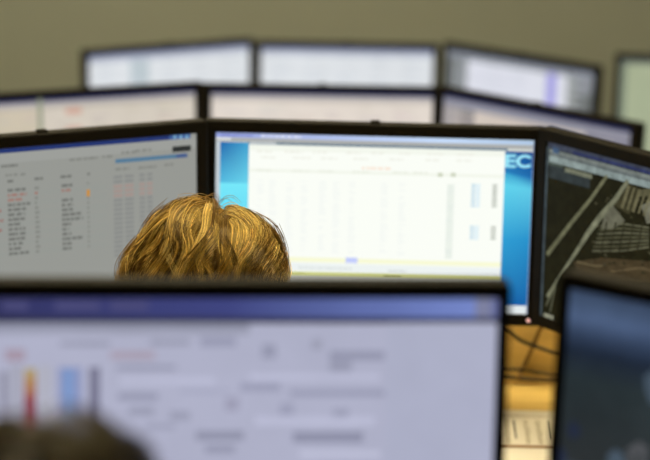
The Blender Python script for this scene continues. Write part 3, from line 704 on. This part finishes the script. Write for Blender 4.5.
            tone = g.choice(len(PAL), p=[p_[1] for p_ in PAL]); base = np.array(PAL[tone][0]) * g.uniform(.8, 1.25)
            paths.append(hug(PP, ly)); cols.append(base[None] * np.exp(g.normal(-.05, .42, (n, 1)))); rads.append(rad * 1.25 * g.uniform(.6, 1.3, n))
    for (pp, dy, n, sp_, tone) in loose:             # loose curls standing off the outline
        sp = np.array(spline([at_y(px, py, origin[1] + c[1] + dy) - np.array(origin) for px, py in pp], 10)); L = np.linspace(0, 1, len(sp))
        cl = np.stack([np.interp(s, L, sp[:, k]) for k in range(3)], -1)
        o_ = g.normal(0, sp_, (n, 1, 3)) * np.interp(s, [0, .5, 1], [1.6, 1, .5])[None, :, None]
        sc = g.uniform(.72, 1.12, (n, 1, 1)); paths.append(cl[:1][None] + (cl - cl[:1])[None] * sc + o_); cols.append(np.array(tone)[None] * g.uniform(.6, 1.3, (n, 1))); rads.append(np.full(n, rad * 1.0))
    m = hair_mat('hair_strands_%d' % seed)
    o = strands_to_mesh('hair', np.concatenate(paths), np.concatenate(cols), np.concatenate(rads), m, parent)
    # hair mass under the locks
    bm = bmesh.new(); bmesh.ops.create_uvsphere(bm, u_segments=40, v_segments=28, radius=1)
    dead = []
    for v in bm.verts:
        d = np.array(v.co[:]); fr = 1 if d[1] < .45 or d[2] > .55 else max(.6, 1 - (d[1] - .45) * .8 * min(1, (.55 - d[2]) / .25))
        if d[2] < -.1 and d[1] > .35: fr *= .62
        v.co = Vector(c + d * R * (.90 * fr + .015 * math.sin(9 * d[0] + 7 * d[2])))
    from_bm('hair_base', bm, mat('hair_base_%d' % seed, inner_col, .7, .2), parent, True)
    return o

def office_chair(label, x, y, z):
    t = empty('office_chair', (x, y, z)); tag(t, label, 'chair', 'office chairs')
    fab = mat('charcoal_fabric', (.03, .03, .034), .9, .1, bump=.5, bscale=500)
    box('seat', (-.24, .24, -.22, .25, .385, .435), fab, t, bev=.02)
    box('backrest', (-.22, .22, -.275, -.225, .52, .88), fab, t, bev=.02)
    tube('back_post', [(0, -.2, .38), (0, -.27, .40), (0, -.285, .6)], .02, dark_metal, t); tube('gas_column', [(0, 0, .09), (0, 0, .385)], .026, dark_metal, t, 12)
    for s in (-1, 1):
        tube('armrest_post', [(s * .23, 0, .40), (s * .29, 0, .42), (s * .29, 0, .60)], .014, dark_metal, t); box('armrest', (s * .29 - .035, s * .29 + .035, -.13, .12, .60, .625), dark_metal, t, bev=.008)
    for k in range(5):
        a = 2 * math.pi * k / 5 + .3; d = Vector((math.cos(a), math.sin(a), 0))
        tube('leg', [Vector((0, 0, .10)), d * .28 + Vector((0, 0, .075))], [.026, .015], dark_metal, t)
        n = Vector((-d.y, d.x, 0)); tube('caster', [d * .28 + n * -.02 + Vector((0, 0, .028)), d * .28 + n * .02 + Vector((0, 0, .028))], .028, dark_metal, t, 12)

# blond person at the second desk
hp = at_y(204, 279, 3.235)                          # middle of the hair volume
navy = mat('navy_knit', (.02, .025, .05), .9, .1, bump=.6, bscale=500); jeans = mat('dark_denim', (.03, .035, .06), .9, .1, bump=.4, bscale=700); shoem = mat('black_leather', (.015, .014, .013), .4, .4)
pt, hc = person('person with wavy golden blond hair seen from behind, seated before the bright spreadsheet monitor', (float(hp[0]), float(hp[1]) - .06, FLOOR[2]), tuple(hp + np.array([0, .012, .008])), DZ2, navy, jeans, shoem)
off = np.array([hp[0], hp[1] - .06, FLOOR[2]])
PAL = [((.38, .235, .052), .34), ((.54, .375, .10), .26), ((.12, .065, .014), .28), ((.62, .46, .15), .12)]
LOCKS = [[(270, 50), (200, 80), (140, 140), (98, 210), (85, 260), (80, 330), (90, 420)], [(205, 150), (125, 212), (70, 258), (38, 300), (42, 350), (70, 420)],
         [(255, 108), (208, 160), (160, 220), (108, 275), (82, 340), (95, 420)], [(295, 68), (243, 110), (226, 160), (212, 220), (178, 280), (145, 345), (140, 420)],
         [(345, 58), (275, 86), (238, 128), (236, 180), (262, 225), (250, 280), (215, 340), (200, 420)], [(362, 78), (388, 130), (376, 190), (338, 242), (280, 292), (228, 335), (190, 420)],
         [(345, 70), (322, 120), (316, 180), (290, 240), (262, 300), (258, 350), (262, 420)], [(350, 118), (350, 180), (316, 240), (300, 290), (330, 340), (330, 420)],
         [(385, 110), (380, 200), (415, 255), (430, 305), (402, 350), (380, 420)], [(398, 88), (450, 130), (482, 182), (470, 240), (436, 292), (420, 350), (430, 420)],
         [(430, 74), (502, 110), (545, 170), (532, 230), (490, 282), (468, 335), (480, 420)], [(468, 80), (552, 140), (584, 200), (572, 258), (535, 308), (520, 360), (530, 420)],
         [(520, 108), (586, 180), (602, 240), (606, 300), (585, 330), (575, 400)], [(420, 138), (442, 190), (422, 250), (385, 300), (370, 350), (370, 420)]]
hair(pt, hp - off, (.107, .113, .111), (.20, .30, 1), 420, 20, PAL, 1.15, .18, notch=(.22, .08, .06), seed=5, tips=.3, drift=-.1, fly=260, guides=LOCKS, origin=off, inner_col=(.28, .17, .038),
     loose=[([(274, 226), (282, 243), (286, 256), (285, 265), (279, 263)], -.01, 26, .0018, (.30, .18, .04)), ([(266, 218), (281, 231), (288, 243), (290, 253)], 0, 3, .0006, (.25, .15, .04)),
            ([(256, 212), (273, 222), (283, 238), (285, 250)], .0, 3, .0008, (.25, .15, .04)), ([(140, 236), (124, 255), (119, 268), (121, 280), (126, 290)], -.01, 22, .0022, (.30, .18, .04)),
            ([(165, 204), (146, 220), (136, 240), (134, 252)], .0, 9, .002, (.25, .15, .04)), ([(217, 206), (225, 197.5), (233, 196.5), (241, 203)], .02, 3, .0006, (.25, .15, .04)),
            ([(203, 199), (213, 194.5), (221, 202)], .02, 3, .0006, (.25, .15, .04)), ([(180, 204), (194, 194.5), (208, 197)], .02, 3, .0006, (.25, .16, .05))])
office_chair('charcoal office chair under the blond person', float(hp[0]), float(hp[1]) - .07, FLOOR[2])

# dark-haired person at the first desk
hq = at_y(44, 577, 1.56)
pq, hc2 = person('person with dark brown hair seen from behind, seated before the lavender form monitor', (float(hq[0]), float(hq[1]) - .06, FLOOR[1]), tuple(hq + np.array([0, .012, .008])), FLOOR[1] + .73, mat('brown_knit', (.05, .035, .022), .9, .1, bump=.6, bscale=500), jeans, shoem)
off = np.array([hq[0], hq[1] - .06, FLOOR[1]])
hair(pq, hq - off, (.100, .114, .110), (-.1, -.2, 1), 260, 34, [((.026, .018, .007), .6), ((.04, .027, .011), .4)], 1.2, .1, seed=9, tips=.5, rad=.0005, fly=60, inner_col=(.02, .013, .006))
office_chair('charcoal office chair under the dark-haired person', float(hq[0]), float(hq[1]) - .07, FLOOR[1])
